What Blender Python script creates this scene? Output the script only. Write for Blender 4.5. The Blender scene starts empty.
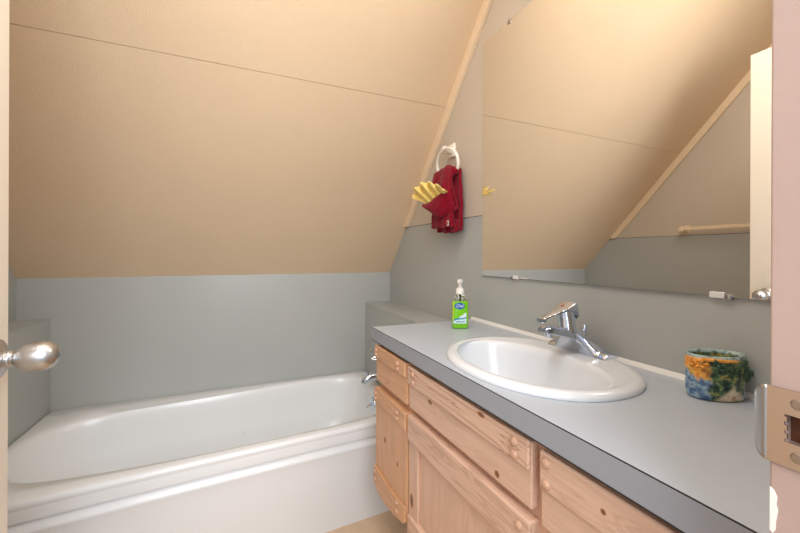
import bpy, bmesh, math, random
from mathutils import Vector, Matrix
random.seed(7)
sc = bpy.context.scene
C = sc.collection

# ------------------------------------------------------------------ helpers
class MB:
    """collects shapes in one bmesh and links them as one mesh object"""
    def __init__(self): self.bm = bmesh.new()
    def box(self, x0, x1, y0, y1, z0, z1, bev=0.0, seg=2, mat=0, M=None):
        vs = [self.bm.verts.new((x, y, z)) for x in (x0, x1) for y in (y0, y1) for z in (z0, z1)]
        fs = [self.bm.faces.new([vs[i] for i in q]) for q in
              ((0,1,3,2),(4,6,7,5),(0,4,5,1),(2,3,7,6),(0,2,6,4),(1,5,7,3))]
        for f in fs: f.material_index = mat
        geom = vs
        if bev > 0:
            es = list({e for f in fs for e in f.edges})
            r = bmesh.ops.bevel(self.bm, geom=es, offset=bev, segments=seg, profile=0.5, affect='EDGES')
            geom = list({v for f in r['faces'] for v in f.verts} | {v for v in vs if v.is_valid})
            for f in r['faces']: f.material_index = mat
        if M is not None:
            for v in geom: v.co = M @ v.co
        return self
    def prism(self, pts, a0, a1, axis='X', mat=0, bev=0.0):
        """polygon extruded along an axis; pts are (y,z) for X, (x,z) for Y, (x,y) for Z"""
        def P(p, a):
            return {'X': (a, p[0], p[1]), 'Y': (p[0], a, p[1]), 'Z': (p[0], p[1], a)}[axis]
        A = [self.bm.verts.new(P(p, a0)) for p in pts]; B = [self.bm.verts.new(P(p, a1)) for p in pts]
        fs = [self.bm.faces.new(A[::-1]), self.bm.faces.new(B)]
        n = len(pts)
        for i in range(n): fs.append(self.bm.faces.new((A[i], A[(i+1) % n], B[(i+1) % n], B[i])))
        for f in fs: f.material_index = mat
        if bev > 0:
            es = list({e for f in fs for e in f.edges})
            r = bmesh.ops.bevel(self.bm, geom=es, offset=bev, segments=2, profile=0.5, affect='EDGES')
            for f in r['faces']: f.material_index = mat
        return self
    def rings(self, rings, cap0=True, cap1=True, close=True, mat=0):
        R = [[self.bm.verts.new(p) for p in r] for r in rings]
        n = len(R[0])
        for a, b in zip(R, R[1:]):
            for i in range(n if close else n-1):
                f = self.bm.faces.new((a[i], a[(i+1) % n], b[(i+1) % n], b[i])); f.material_index = mat
        if cap0: self.bm.faces.new(R[0][::-1]).material_index = mat
        if cap1: self.bm.faces.new(R[-1]).material_index = mat
        return self
    def lathe(self, prof, M=None, n=32, sx=1, sy=1, cap0=True, cap1=True, mat=0):
        """prof: (radius, height) along local Z"""
        M = M or Matrix.Identity(4)
        rings = []
        for r, h in prof:
            rings.append([M @ Vector((r*sx*math.cos(2*math.pi*i/n), r*sy*math.sin(2*math.pi*i/n), h)) for i in range(n)])
        return self.rings(rings, cap0, cap1, mat=mat)
    def tube(self, pts, rad, n=12, closed=False, mat=0):
        pts = [Vector(p) for p in pts]; m = len(pts)
        rads = rad if isinstance(rad, (list, tuple)) else [rad]*m
        rings = []; up = None
        for i, p in enumerate(pts):
            if closed: t = (pts[(i+1) % m]-pts[i-1]).normalized()
            else: t = (pts[min(i+1, m-1)]-pts[max(i-1, 0)]).normalized()
            if up is None:
                up = Vector((0, 0, 1)) if abs(t.z) < 0.9 else Vector((0, 1, 0))
            a = t.cross(up).normalized(); b = a.cross(t).normalized(); up = b
            rings.append([p + rads[i]*(math.cos(2*math.pi*k/n)*a + math.sin(2*math.pi*k/n)*b) for k in range(n)])
        if closed: rings.append(rings[0]); 
        return self.rings(rings, not closed, not closed, mat=mat)
    def grid(self, P, closeu=False, mat=0):
        V = [[self.bm.verts.new(p) for p in row] for row in P]
        for a, b in zip(V, V[1:]):
            n = len(a)
            for i in range(n if closeu else n-1):
                self.bm.faces.new((a[i], a[(i+1) % n], b[(i+1) % n], b[i])).material_index = mat
        return self
    def build(self, name, mats, parent=None, smooth=False, angle=35):
        bmesh.ops.remove_doubles(self.bm, verts=self.bm.verts, dist=1e-6)
        bmesh.ops.recalc_face_normals(self.bm, faces=self.bm.faces)
        me = bpy.data.meshes.new(name)
        self.bm.to_mesh(me); self.bm.free()
        for m in (mats if isinstance(mats, (list, tuple)) else [mats]): me.materials.append(m)
        if smooth:
            for p in me.polygons: p.use_smooth = True
            me.set_sharp_from_angle(angle=math.radians(angle))
        o = bpy.data.objects.new(name, me); C.objects.link(o)
        if parent is not None: o.parent = parent
        return o

def tag(o, label=None, cat=None, group=None, kind=None):
    if label: o['label'] = label
    if cat: o['category'] = cat
    if group: o['group'] = group
    if kind: o['kind'] = kind
    return o
def struct(o, label=None, cat=None): return tag(o, label, cat, None, 'structure')
def empty(name, loc=(0, 0, 0), rz=0.0):
    o = bpy.data.objects.new(name, None); C.objects.link(o)
    o.location = loc; o.rotation_euler = (0, 0, rz); o.empty_display_size = 0.05
    return o
def axis_matrix(origin, zdir, xhint=(0, 0, 1)):
    z = Vector(zdir).normalized(); x = Vector(xhint); x = (x - x.dot(z)*z).normalized(); y = z.cross(x)
    return Matrix(((x.x, y.x, z.x, origin[0]), (x.y, y.y, z.y, origin[1]), (x.z, y.z, z.z, origin[2]), (0, 0, 0, 1)))
def subsurf(o, lv=2, simple=False):
    m = o.modifiers.new('subsurf', 'SUBSURF'); m.levels = lv; m.render_levels = lv
    if simple: m.subdivision_type = 'SIMPLE'
    return o
def solid(o, t, off=0.0):
    m = o.modifiers.new('solid', 'SOLIDIFY'); m.thickness = t; m.offset = off
    return o

# ------------------------------------------------------------------ materials
def srgb(r, g, b):
    f = lambda c: (c/255/12.92) if c/255 <= 0.04045 else ((c/255+0.055)/1.055)**2.4
    return (f(r), f(g), f(b), 1)
def new_mat(name):
    m = bpy.data.materials.new(name); m.use_nodes = True
    nt = m.node_tree; b = nt.nodes['Principled BSDF']
    return m, nt, b
def N(nt, t, **kw):
    n = nt.nodes.new(t)
    for k, v in kw.items():
        if k in n.inputs: n.inputs[k].default_value = v
        else: setattr(n, k, v)
    return n
def ramp(nt, stops):
    r = nt.nodes.new('ShaderNodeValToRGB')
    while len(r.color_ramp.elements) < len(stops): r.color_ramp.elements.new(0.5)
    for e, (p, c) in zip(r.color_ramp.elements, stops): e.position = p; e.color = c
    return r
def paint(name, col, rough=0.5, bump=0.0, bscale=200, var=0.03, vscale=3.0, spec=0.5, metal=0.0, stretch=None, coat=0.0):
    m, nt, b = new_mat(name)
    tc = N(nt, 'ShaderNodeTexCoord')
    n1 = N(nt, 'ShaderNodeTexNoise', Scale=vscale, Detail=4.0)
    nt.links.new(tc.outputs['Object'], n1.inputs['Vector'])
    lo = tuple(c*(1-var) for c in col[:3])+(1,); hi = tuple(min(1, c*(1+var)) for c in col[:3])+(1,)
    r = ramp(nt, [(0.3, lo), (0.7, hi)])
    nt.links.new(n1.outputs['Fac'], r.inputs['Fac']); nt.links.new(r.outputs['Color'], b.inputs['Base Color'])
    b.inputs['Roughness'].default_value = rough; b.inputs['Metallic'].default_value = metal
    b.inputs['Specular IOR Level'].default_value = spec
    if coat: b.inputs['Coat Weight'].default_value = coat; b.inputs['Coat Roughness'].default_value = 0.06
    if bump > 0:
        n2 = N(nt, 'ShaderNodeTexNoise', Scale=bscale, Detail=3.0)
        if stretch:
            mp = N(nt, 'ShaderNodeMapping'); mp.inputs['Scale'].default_value = stretch
            nt.links.new(tc.outputs['Object'], mp.inputs['Vector']); nt.links.new(mp.outputs['Vector'], n2.inputs['Vector'])
        else: nt.links.new(tc.outputs['Object'], n2.inputs['Vector'])
        bp = N(nt, 'ShaderNodeBump', Strength=bump, Distance=0.002)
        nt.links.new(n2.outputs['Fac'], bp.inputs['Height']); nt.links.new(bp.outputs['Normal'], b.inputs['Normal'])
    return m
def metal(name, col, rough=0.1):
    m, nt, b = new_mat(name)
    tc = N(nt, 'ShaderNodeTexCoord'); n1 = N(nt, 'ShaderNodeTexNoise', Scale=60.0, Detail=2.0)
    nt.links.new(tc.outputs['Object'], n1.inputs['Vector'])
    r = ramp(nt, [(0.3, (rough*0.8,)*3+(1,)), (0.7, (rough*1.2,)*3+(1,))])
    nt.links.new(n1.outputs['Fac'], r.inputs['Fac']); nt.links.new(r.outputs['Color'], b.inputs['Roughness'])
    b.inputs['Base Color'].default_value = col; b.inputs['Metallic'].default_value = 1
    return m
def wood(name, axis, strong=0.5, knots=(), tint=(1, 1, 1), rings=False):
    """pale pine: grain runs along the given local axis; knots are (x,y,z,r)"""
    m, nt, b = new_mat(name)
    tc = N(nt, 'ShaderNodeTexCoord'); mp = N(nt, 'ShaderNodeMapping')
    s = [14.0, 14.0, 14.0]; s['XYZ'.index(axis)] = 1.1
    mp.inputs['Scale'].default_value = s
    nt.links.new(tc.outputs['Object'], mp.inputs['Vector'])
    w = N(nt, 'ShaderNodeTexNoise', Scale=1.6, Detail=2.5, Distortion=0.5)
    nt.links.new(mp.outputs['Vector'], w.inputs['Vector'])
    # growth rings: sine of the stretched noise
    mul = N(nt, 'ShaderNodeMath', operation='MULTIPLY'); mul.inputs[1].default_value = 60.0 if rings else 34.0
    nt.links.new(w.outputs['Fac'], mul.inputs[0])
    sn = N(nt, 'ShaderNodeMath', operation='SINE'); nt.links.new(mul.outputs[0], sn.inputs[0])
    mr = N(nt, 'ShaderNodeMapRange'); mr.inputs['From Min'].default_value = -1; nt.links.new(sn.outputs[0], mr.inputs['Value'])
    t = lambda c: tuple(a*k for a, k in zip(c[:3], tint))+(1,)
    base = srgb(214, 178, 154); dark = srgb(164, 122, 98)
    dk = tuple(a*(1-strong)+d*strong for a, d in zip(base[:3], dark[:3]))+(1,)
    r = ramp(nt, [(0.0, t(base)), (0.55, t(base)), (0.9, t(dk)), (1.0, t(base))])
    nt.links.new(mr.outputs['Result'], r.inputs['Fac'])
    fine = N(nt, 'ShaderNodeTexNoise', Scale=9.0, Detail=4.0); nt.links.new(mp.outputs['Vector'], fine.inputs['Vector'])
    mx = N(nt, 'ShaderNodeMixRGB', blend_type='MULTIPLY'); mx.inputs['Fac'].default_value = 0.35
    fr = ramp(nt, [(0.3, (0.78, 0.74, 0.70, 1)), (0.65, (1, 1, 1, 1))])
    nt.links.new(fine.outputs['Fac'], fr.inputs['Fac'])
    nt.links.new(r.outputs['Color'], mx.inputs['Color1']); nt.links.new(fr.outputs['Color'], mx.inputs['Color2'])
    last = mx.outputs['Color']
    for (kx, ky, kz, kr, sq) in knots:
        mk = N(nt, 'ShaderNodeMapping', vector_type='POINT')
        mk.inputs['Location'].default_value = (-kx, -ky*sq[0], -kz*sq[1]); mk.inputs['Scale'].default_value = (0.2, sq[0], sq[1])
        mk.inputs['Location'].default_value = (-kx*0.2, -ky*sq[0], -kz*sq[1])
        nt.links.new(tc.outputs['Object'], mk.inputs['Vector'])
        ln = N(nt, 'ShaderNodeVectorMath', operation='LENGTH'); nt.links.new(mk.outputs['Vector'], ln.inputs[0])
        kr_ = ramp(nt, [(0.0, t(srgb(96, 56, 34))), (0.55, t(srgb(132, 86, 56))), (0.8, t(srgb(170, 122, 86))), (1.0, t(srgb(214, 170, 134)))])
        dv = N(nt, 'ShaderNodeMath', operation='DIVIDE'); dv.inputs[1].default_value = kr; nt.links.new(ln.outputs['Value'], dv.inputs[0])
        nt.links.new(dv.outputs[0], kr_.inputs['Fac'])
        fac = N(nt, 'ShaderNodeMapRange'); fac.inputs['From Min'].default_value = 0.8; fac.inputs['From Max'].default_value = 1.15
        fac.inputs['To Min'].default_value = 1; fac.inputs['To Max'].default_value = 0
        nt.links.new(dv.outputs[0], fac.inputs['Value'])
        mm = N(nt, 'ShaderNodeMixRGB'); nt.links.new(fac.outputs['Result'], mm.inputs['Fac'])
        nt.links.new(last, mm.inputs['Color1']); nt.links.new(kr_.outputs['Color'], mm.inputs['Color2']); last = mm.outputs['Color']
    nt.links.new(last, b.inputs['Base Color'])
    b.inputs['Roughness'].default_value = 0.42
    bp = N(nt, 'ShaderNodeBump', Strength=0.25 if strong > 0.6 else 0.12, Distance=0.0015)
    nt.links.new(mr.outputs['Result'], bp.inputs['Height']); bp.invert = True
    nt.links.new(bp.outputs['Normal'], b.inputs['Normal'])
    return m
def glassy(name, col, rough=0.05, trans=1.0, ior=1.45):
    m, nt, b = new_mat(name)
    tc = N(nt, 'ShaderNodeTexCoord'); n1 = N(nt, 'ShaderNodeTexNoise', Scale=8.0)
    nt.links.new(tc.outputs['Object'], n1.inputs['Vector'])
    r = ramp(nt, [(0.2, tuple(c*0.96 for c in col[:3])+(1,)), (0.8, col)])
    nt.links.new(n1.outputs['Fac'], r.inputs['Fac']); nt.links.new(r.outputs['Color'], b.inputs['Base Color'])
    b.inputs['Roughness'].default_value = rough; b.inputs['Transmission Weight'].default_value = trans; b.inputs['IOR'].default_value = ior
    return m

M_ceil = paint('beige_ceiling_paint', srgb(220, 194, 162), 0.42, 0.6, 260, 0.02, 2.0, stretch=(1, 0.35, 0.35))
M_upper = paint('taupe_wall_paint', srgb(198, 186, 170), 0.5, 0.3, 220, 0.02, 3)
M_grey = paint('grey_wall_panel', srgb(175, 177, 174), 0.33, 0.15, 260, 0.02, 3)
M_trim = paint('cream_trim_paint', srgb(232, 208, 176), 0.42, 0.1, 120, 0.02, 6)
M_jamb = paint('pinkish_jamb_paint', srgb(178, 152, 141), 0.45, 0.12, 90, 0.03, 8)
M_door = paint('door_paint', srgb(236, 224, 206), 0.42, 0.06, 90, 0.015, 5)
M_floor = paint('tan_vinyl_floor', srgb(206, 178, 148), 0.4, 0.1, 60, 0.08, 12)
M_hall = paint('hall_paint', srgb(226, 222, 216), 0.6, 0, 1, 0.01)
M_seam = paint('dark_seam', srgb(92, 74, 58), 0.8)
M_tub = paint('white_enamel', srgb(228, 230, 231), 0.26, 0.0, 1, 0.006, 3, coat=0.1)
M_sink = paint('white_porcelain', srgb(222, 225, 229), 0.2, 0.0, 1, 0.005, 3, coat=0.15)
M_lam = paint('grey_laminate', srgb(181, 188, 197), 0.36, 0.05, 300, 0.012, 30)
M_lamedge = paint('blue_grey_laminate_edge', srgb(150, 154, 162), 0.36, 0.05, 300, 0.012, 30)
M_black = paint('dark_laminate_line', srgb(40, 38, 40), 0.6)
M_caulk = paint('white_caulk', srgb(226, 226, 224), 0.4)
M_chrome_blue_reflect = metal('chrome', (0.66, 0.73, 0.86, 1), 0.10)  # blue reflection of the hall is painted into the base colour
M_nickel = metal('satin_nickel', (0.50, 0.49, 0.485, 1), 0.36)
M_brass = metal('worn_nickel_plate', (0.62, 0.48, 0.38, 1), 0.34)
M_screw = metal('worn_screw', (0.42, 0.34, 0.28, 1), 0.35)
M_darkwood = paint('raw_dark_wood', srgb(112, 66, 42), 0.8, 0.2, 60, 0.25, 30)
M_mirror = metal('mirror_silver', (0.92, 0.92, 0.905, 1), 0.0)
M_mirror.node_tree.nodes['Principled BSDF'].inputs['Roughness'].default_value = 0.0
for l in list(M_mirror.node_tree.links):
    if l.to_socket.name == 'Roughness': M_mirror.node_tree.links.remove(l)
M_medge = paint('mirror_glass_edge', srgb(196, 214, 226), 0.1)
M_clip = paint('clear_plastic_clip', srgb(226, 226, 224), 0.15)
M_clipmetal = metal('clip_metal', (0.42, 0.40, 0.38, 1), 0.25)
M_white = paint('white_ceramic', srgb(240, 234, 224), 0.15, coat=0.4)
M_acryl = glassy('clear_acrylic', (0.93, 0.92, 0.90, 1), 0.04)
M_ivory = paint('ivory_bar', srgb(232, 212, 180), 0.35)
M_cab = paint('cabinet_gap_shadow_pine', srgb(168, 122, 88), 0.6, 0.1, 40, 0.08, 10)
def terry(name, col, lo=.62):
    m, nt, b = new_mat(name)
    tc = N(nt, 'ShaderNodeTexCoord'); n1 = N(nt, 'ShaderNodeTexNoise', Scale=420.0, Detail=3.0)
    nt.links.new(tc.outputs['Object'], n1.inputs['Vector'])
    r = ramp(nt, [(0.3, tuple(c*lo for c in col[:3])+(1,)), (0.7, tuple(min(1, c*1.25) for c in col[:3])+(1,))])
    nt.links.new(n1.outputs['Fac'], r.inputs['Fac']); nt.links.new(r.outputs['Color'], b.inputs['Base Color'])
    b.inputs['Roughness'].default_value = 0.95; b.inputs['Sheen Weight'].default_value = 0.12
    b.inputs['Specular IOR Level'].default_value = 0.1
    bp = N(nt, 'ShaderNodeBump', Strength=0.9, Distance=0.003)
    nt.links.new(n1.outputs['Fac'], bp.inputs['Height']); nt.links.new(bp.outputs['Normal'], b.inputs['Normal'])
    return m
M_burg = terry('burgundy_terry', srgb(136, 14, 36))
M_yel = terry('yellow_terry', srgb(255, 216, 128), .9)
M_white_thread = paint('white_stitch', srgb(232, 214, 206), 0.8)

# ------------------------------------------------------------------ dimensions (camera stands at x=0, y=0)
H = 1.09
W, D, XL, FZ = 0.878, 2.167, -0.93, -0.055
ZK, SL, ZF = 0.974, 1.1695, 2.50
SL_AT = lambda x: 1.102 - 0.015*(W-x)/(W+0.93)      # the slope is a little flatter at the far end
slope_z = lambda y, x=W: ZK + SL_AT(x)*(D-y)
slope_y = lambda z, x=W: D-(z-ZK)/SL_AT(x)
YF = 0.1425                      # bathroom face of the wall with the door
YT = slope_y(ZF)
SEAM_R, SEAM_L = 1.2475, 1.222

# ------------------------------------------------------------------ setting
floor = struct(MB().box(XL-.1, W+.1, 0.02, D+.1, FZ-.05, FZ).build('floor', M_floor), 'tan floor in front of the bathtub', 'floor')
MB_ = MB().box(XL-.1, W+.1, D, D+.08, FZ-.05, ZK)
wall_back = struct(MB_.build('wall_back', M_grey), 'low grey knee wall behind the bathtub', 'wall')
# sloped ceiling + flat top, two sloped panels meeting in an open joint
JD = 1.0790                     # joint, measured up the slope from the knee wall
cb = MB()
def ruled(d0, d1, lift, thick, mat):
    top = []; bot = []
    for j in range(13):
        x = XL-.1+(W+.2-XL)*j/12; q = math.hypot(1, SL_AT(x)); u = Vector((0, -1/q, SL_AT(x)/q)); n = Vector((0, SL_AT(x)/q, 1/q))
        e = d1 if d1 is not None else (ZF+.01-ZK)/SL_AT(x)*q
        P = [Vector((x, D, ZK))+u*(d0+(e-d0)*i/6) for i in range(7)]
        bot.append([p+n*lift for p in P]); top.append([p+n*(lift+thick) for p in P])
    rings_ = [b_+t_[::-1] for b_, t_ in zip(bot, top)]
    cb.rings(rings_, True, True, mat=mat)
ruled(-.03, JD-.0008, 0, .05, 0); ruled(JD+.0008, None, 0, .05, 0); ruled(JD-.02, JD+.02, .006, .03, 1)
cb.box(XL-.1, W+.1, -0.02, max(YT, slope_y(ZF, XL-.1))+.05, ZF, ZF+.06)
ceiling = struct(cb.build('ceiling', [M_ceil, M_seam]), 'beige sloping ceiling panels with a thin dark joint', 'ceiling')
def side_wall(name, x0, x1, seam, xin, label):
    b = MB(); g = 0.0014
    s = 1 if xin < (x0+x1)/2 else -1
    b.prism([(0.02, FZ-.05), (D+.05, FZ-.05), (D+.05, ZK), (D, ZK), (slope_y(seam-g, xin), seam-g), (0.02, seam-g)], x0, x1, 'X', mat=0)
    b.prism([(0.02, seam+g), (slope_y(seam+g, xin), seam+g), (slope_y(ZF, xin), ZF), (0.02, ZF)], x0, x1, 'X', mat=1)
    a0, a1 = sorted((xin+s*.008, xin+s*.02))
    b.prism([(0.02, seam-.004), (slope_y(seam, xin)-.01, seam-.004), (slope_y(seam, xin)-.01, seam+.004), (0.02, seam+.004)], a0, a1, 'X', mat=2)
    return struct(b.build(name, [M_grey, M_upper, M_seam]), label, 'wall')
side_wall('wall_right', W, W+.08, SEAM_R, W, 'side wall behind the mirror, grey below and taupe above')
side_wall('wall_left', XL-.08, XL, SEAM_L, XL, 'side wall seen in the mirror, grey below and taupe above')
# wall with the door opening
XJ = 0.382; XH = -0.345; ZH = 2.02
fb = MB()
fb.box(XL-.08, XH-.02, 0.02, YF, FZ-.05, ZF).box(XJ+.02, W+.08, 0.02, YF, FZ-.05, ZF).box(XH-.02, XJ+.02, 0.02, YF, ZH+.02, ZF)
struct(fb.build('wall_front', M_upper), 'wall with the doorway', 'wall')
# diagonal trims under the slope
def diag(name, x0, x1, zs, label):
    xm = x0 if x0 < 0 else x1
    SL = SL_AT(xm); y0 = slope_y(zs, xm); w = 0.042; u = Vector((0, -1, SL)).normalized(); n = Vector((0, -SL, -1)).normalized()
    a = Vector((0, y0, zs)); L = (Vector((0, slope_y(ZF, xm), ZF))-a).length
    p = [a, a+u*L, a+u*L+n*w, a+n*w]
    # foot is cut level on the wall joint
    p[3] = Vector((0, y0 - w*math.sqrt(1+SL*SL)/SL, zs))
    b = MB().prism([(q.y, q.z) for q in p], x0, x1, 'X', bev=0.003)
    return struct(b.build(name, M_trim), label, 'trim')
diag('trim_1', W-.020, W, SEAM_R, 'cream trim strip along the slope beside the mirror')
diag('trim_2', XL, XL+.018, SEAM_L, 'cream trim strip along the slope, seen in the mirror')
# low boxed ledges at both ends of the tub
TXL, TXR, ZL = -0.812, 0.7125, 0.785
def ledge(name, x0, x1, y0, label):
    b = MB().box(x0, x1, y0, D, FZ, ZL-.0015).box(x0-(.0 if x0 < 0 else .002), x1+(.002 if x0 < 0 else 0), y0, D, ZL-.0008, ZL+.002)
    return struct(b.build(name, M_grey), label, 'ledge')
ledge('wall_ledge_left', XL, TXL, 1.30, 'narrow grey boxed ledge at the sloping end of the tub')
ledge('wall_ledge_right', TXR, W, 1.205, 'narrow grey boxed ledge behind the tub spout')
# door jamb with strike plate
SZ0, SZ1 = 0.929, 0.988
jb = MB()
jb.box(XJ, XJ+.019, 0.0, YF, FZ, SZ0+.017, 0.0015).box(XJ, XJ+.019, 0.0, YF, SZ1-.017, ZH+.02, 0.0015)
jb.box(XJ+.012, XJ+.019, 0.0, YF, SZ0+.017, SZ1-.017).box(XJ, XJ+.019, YF-.0085, YF, SZ0+.0155, SZ1-.0155, 0.001).box(XJ, XJ+.019, 0, .1, SZ0+.0155, SZ1-.0155)
jb.box(XJ+.0105, XJ+.0118, YF-.04, YF-.0085, SZ0+.0165, SZ1-.0165, mat=1)
jb.box(XH-.019, XH, 0.0, YF, FZ, ZH+.02, 0.0015).box(XH, XJ, 0.0, YF, ZH, ZH+.02, 0.0015)
jamb = struct(jb.build('trim_3', [M_jamb, M_darkwood]), 'pinkish painted door jamb with a metal strike plate', 'door frame')
# bare white chip in the jamb paint
ch = MB(); prof = [(0.0, 0.908), (.0022, .9065), (.0042, .902), (.0036, .896), (.0046, .892), (.004, .886), (.0034, .882), (.0032, .876), (.0018, .8725), (0, .874)]
ch.prism([(YF-.0006-p[0], p[1]) for p in prof], XJ-.0006, XJ+.001, 'X')
ch.build('paint_chip', M_white, jamb)
# strike plate: flat plate with a latch hole, rounded lip round the arris
sp = MB(); t0, t1 = XJ-.0018, XJ
yh1, yh0 = YF-.0092, YF-.026; zh0, zh1 = SZ0+.019, SZ1-.019; yend = YF-.038
sp.box(t0, t1, yh1, YF+.001, SZ0, SZ1).box(t0, t1, yend, yh0, SZ0, SZ1).box(t0, t1, yh0, yh1, SZ0, zh0).box(t0, t1, yh0, yh1, zh1, SZ1)
for k in range(3): # worn, nibbled edge of the hole
    sp.box(t0, t1, yh1-.0014, yh1, zh0+.002+k*.0068, zh0+.006+k*.0066)
plate = sp.build('strike_plate', M_brass, jamb)
lp = MB(); rows = []
for i in range(11):
    a = i/10*1.35; s = i/10
    hh = (SZ1-SZ0)/2*(1-0.42*s**1.7); zc = (SZ0+SZ1)/2
    R = 0.011
    rows.append([(t0 + R*(1-math.cos(a)) + dx, YF+.001 + R*math.sin(a), zc+hh*v) for dx in (0,) for v in (-1, -.9, -.6, 0, .6, .9, 1)])
lp.grid(rows)
lip = solid(lp.build('lip', M_nickel, plate, True), 0.0016, 1.0)
for z in (SZ0+.0095, SZ1-.0095):
    m = axis_matrix((t0+.0002, YF-.0165, z), (-1, 0, 0))
    MB().lathe([(.0042, 0), (.0042, .0006), (.003, .0011), (.0008, .0012)], m, 20).box(-.0034, .0034, -.0005, .0005, .0009, .0014, M=m).build('screw', M_screw, plate)
# ------------------------------------------------------------------ door (open inwards)
hx, hy, ex, ey = XH+.012, YF+.004, -0.379, 0.86
ang = math.atan2(-(ex-hx), ey-hy)       # local +Y runs along the door
dw = math.hypot(ex-hx, ey-hy)
door = empty('door_1', (hx, hy, 0), ang)
struct(door, 'cream painted door standing open with a satin oval knob', 'door')
MB().box(-.035, 0, 0.0, dw, FZ+.012, 2.004, 0.002).build('door_leaf', M_door, door)
KZ, KY = 0.9165, dw-0.067
def knob(side):
    m = axis_matrix((0 if side > 0 else -.035, KY, KZ), (side, 0, 0))
    root = MB().lathe([(0.0, .0), (.0345, 0), (.0345, .007), (.032, .013), (.025, .0175), (.016, .0200), (.0125, .0225), (.0115, .026)], m, 48).build('doorknob', M_nickel, door, True, 50)
    MB().lathe([(.0125, .0235), (.0138, .0245), (.0138, .0275), (.0125, .0285), (.0112, .031)], m, 40).build('collar', M_nickel, root, True, 60)
    pr = [(.0105, .029)]
    for i in range(1, 29):
        s = 1-(1-i/28)**1.5; h = .030+.059*s
        r = .0248*max(0.0, 1-(abs(s-.56)/(.56 if s < .56 else .44))**2.15)**.5
        pr.append((max(r, .0105 if s < .3 else 0.0002), h))
    MB().lathe(pr, m, 48).build('oval_grip', M_nickel, root, True, 80)
    mm = m @ Matrix.Translation((-.014, -.021, .0108))
    MB().lathe([(.0022, -.002), (.0022, .0004), (.0002, .0006)], mm, 12).build('set_screw', M_black, root, True)
knob(1); knob(-1)
for z in (0.2, 1.0, 1.8):
    MB().lathe([(.006, -.045), (.006, .045)], Matrix.Translation((.003, -.006, z)), 16).build('hinge', M_nickel, door, True)

# ------------------------------------------------------------------ bathtub
def catmull(pts, n, closed=True):
    out = []; m = len(pts)
    for i in range(m if closed else m-1):
        p = [Vector(pts[(i+k-1) % m] if closed else pts[max(0, min(m-1, i+k-1))]) for k in range(4)]
        for j in range(n):
            t = j/n
            out.append(0.5*((2*p[1])+(p[2]-p[0])*t+(2*p[0]-5*p[1]+4*p[2]-p[3])*t*t+(3*p[1]-p[0]-3*p[2]+p[3])*t**3))
    return out
def resample_by_angle(poly, c, n):
    """points of a star-shaped closed polygon at n equal angles round c"""
    out = []; m = len(poly)
    for k in range(n):
        a = 2*math.pi*k/n; d = Vector((math.cos(a), math.sin(a))); best = None
        for i in range(m):
            p, q = poly[i]-c, poly[(i+1) % m]-c; e = q-p
            den = d.x*(-e.y)+d.y*e.x
            if abs(den) < 1e-12: continue
            t = (p.x*(-e.y)+p.y*e.x)/den; s = (d.x*p.y-d.y*p.x)/den
            if t > 0 and -1e-6 <= s <= 1+1e-6 and (best is None or t > best): best = t
        out.append(c+d*(best or 0))
    return out
TZ = 0.362
yfront = lambda x: 1.442+0.058*x-0.012*x*x
inner = [(-.55, 1.497), (-.35, 1.484), (-.139, 1.483), (.215, 1.499), (.45, 1.520), (.59, 1.555), (.652, 1.64), (.664, 1.80), (.652, 1.96), (.61, 2.05), (.50, 2.095), (.2, 2.088), (-.2, 2.048), (-.5, 2.022), (-.66, 1.985), (-.75, 1.90), (-.778, 1.76), (-.74, 1.62), (-.665, 1.535)]
ctr = Vector((-.06, 1.78)); NT = 128
inn = resample_by_angle([Vector((p.x, p.y)) for p in catmull([Vector((a, b, 0)) for a, b in inner], 10)], ctr, NT)
outer = [Vector((TXL, D-.002)), Vector((TXL, yfront(TXL)))] + [Vector((TXL+(TXR-TXL)*i/16, yfront(TXL+(TXR-TXL)*i/16))) for i in range(1, 16)] + [Vector((TXR, yfront(TXR))), Vector((TXR, D-.002))]
# corners fall on sample angles so they stay square
out_ = resample_by_angle(outer, ctr, NT)
for q in (Vector((TXL, D-.002)), Vector((TXL, yfront(TXL))), Vector((TXR, yfront(TXR))), Vector((TXR, D-.002))):
    k = min(range(NT), key=lambda i: (out_[i]-q).length); out_[k] = q.copy()
ins = lambda k, d: out_[k]+(ctr-out_[k]).normalized()*d
tub = empty('bathtub', (0, 0, 0))
tag(tub, 'white built-in bathtub under the sloping ceiling', 'bathtub')
rings = []
rings.append([(p.x, p.y, TZ-.06) for p in out_])
rings.append([(p.x, p.y, TZ-.014) for p in out_])
rings.append([(*ins(k, .004), TZ-.004) for k in range(NT)])
rings.append([(*ins(k, .014), TZ) for k in range(NT)])
def lerp(a, b, t): return a+(b-a)*t
rings.append([(*lerp(Vector(ins(k, .014)), inn[k], .6), TZ+.001) for k in range(NT)])
rings.append([(*inn[k], TZ-.001) for k in range(NT)])
for f, dz in ((.985, .010), (.968, .030), (.95, .07), (.93, .13), (.90, .20), (.86, .26), (.78, .295), (.62, .306), (.3, .310), (.02, .311)):
    rings.append([(ctr.x+(inn[k].x-ctr.x)*((1-(1-f)*(.42+.58*(1-f)**.5)) if inn[k].x > ctr.x else f) + (0 if inn[k].x > 0 else .06*(1-f)*2*min(1, f*1.2)), ctr.y+(inn[k].y-ctr.y)*f, TZ-dz) for k in range(NT)])
b = MB().rings(rings, False, True)
shell = b.build('tub_shell', M_tub, tub, True, 60)
ap = MB(); rows = []
prof = [(.0, TZ-.012), (-.001, TZ-.022), (.003, TZ-.030), (.006, TZ-.037), (.007, TZ-.060), (.005, TZ-.070), (.001, TZ-.080), (-.004, TZ-.087), (-.006, TZ-.092), (-.005, TZ-.098), (-.002, TZ-.112), (.000, .2), (.004, .12), (.014, FZ)]
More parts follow.
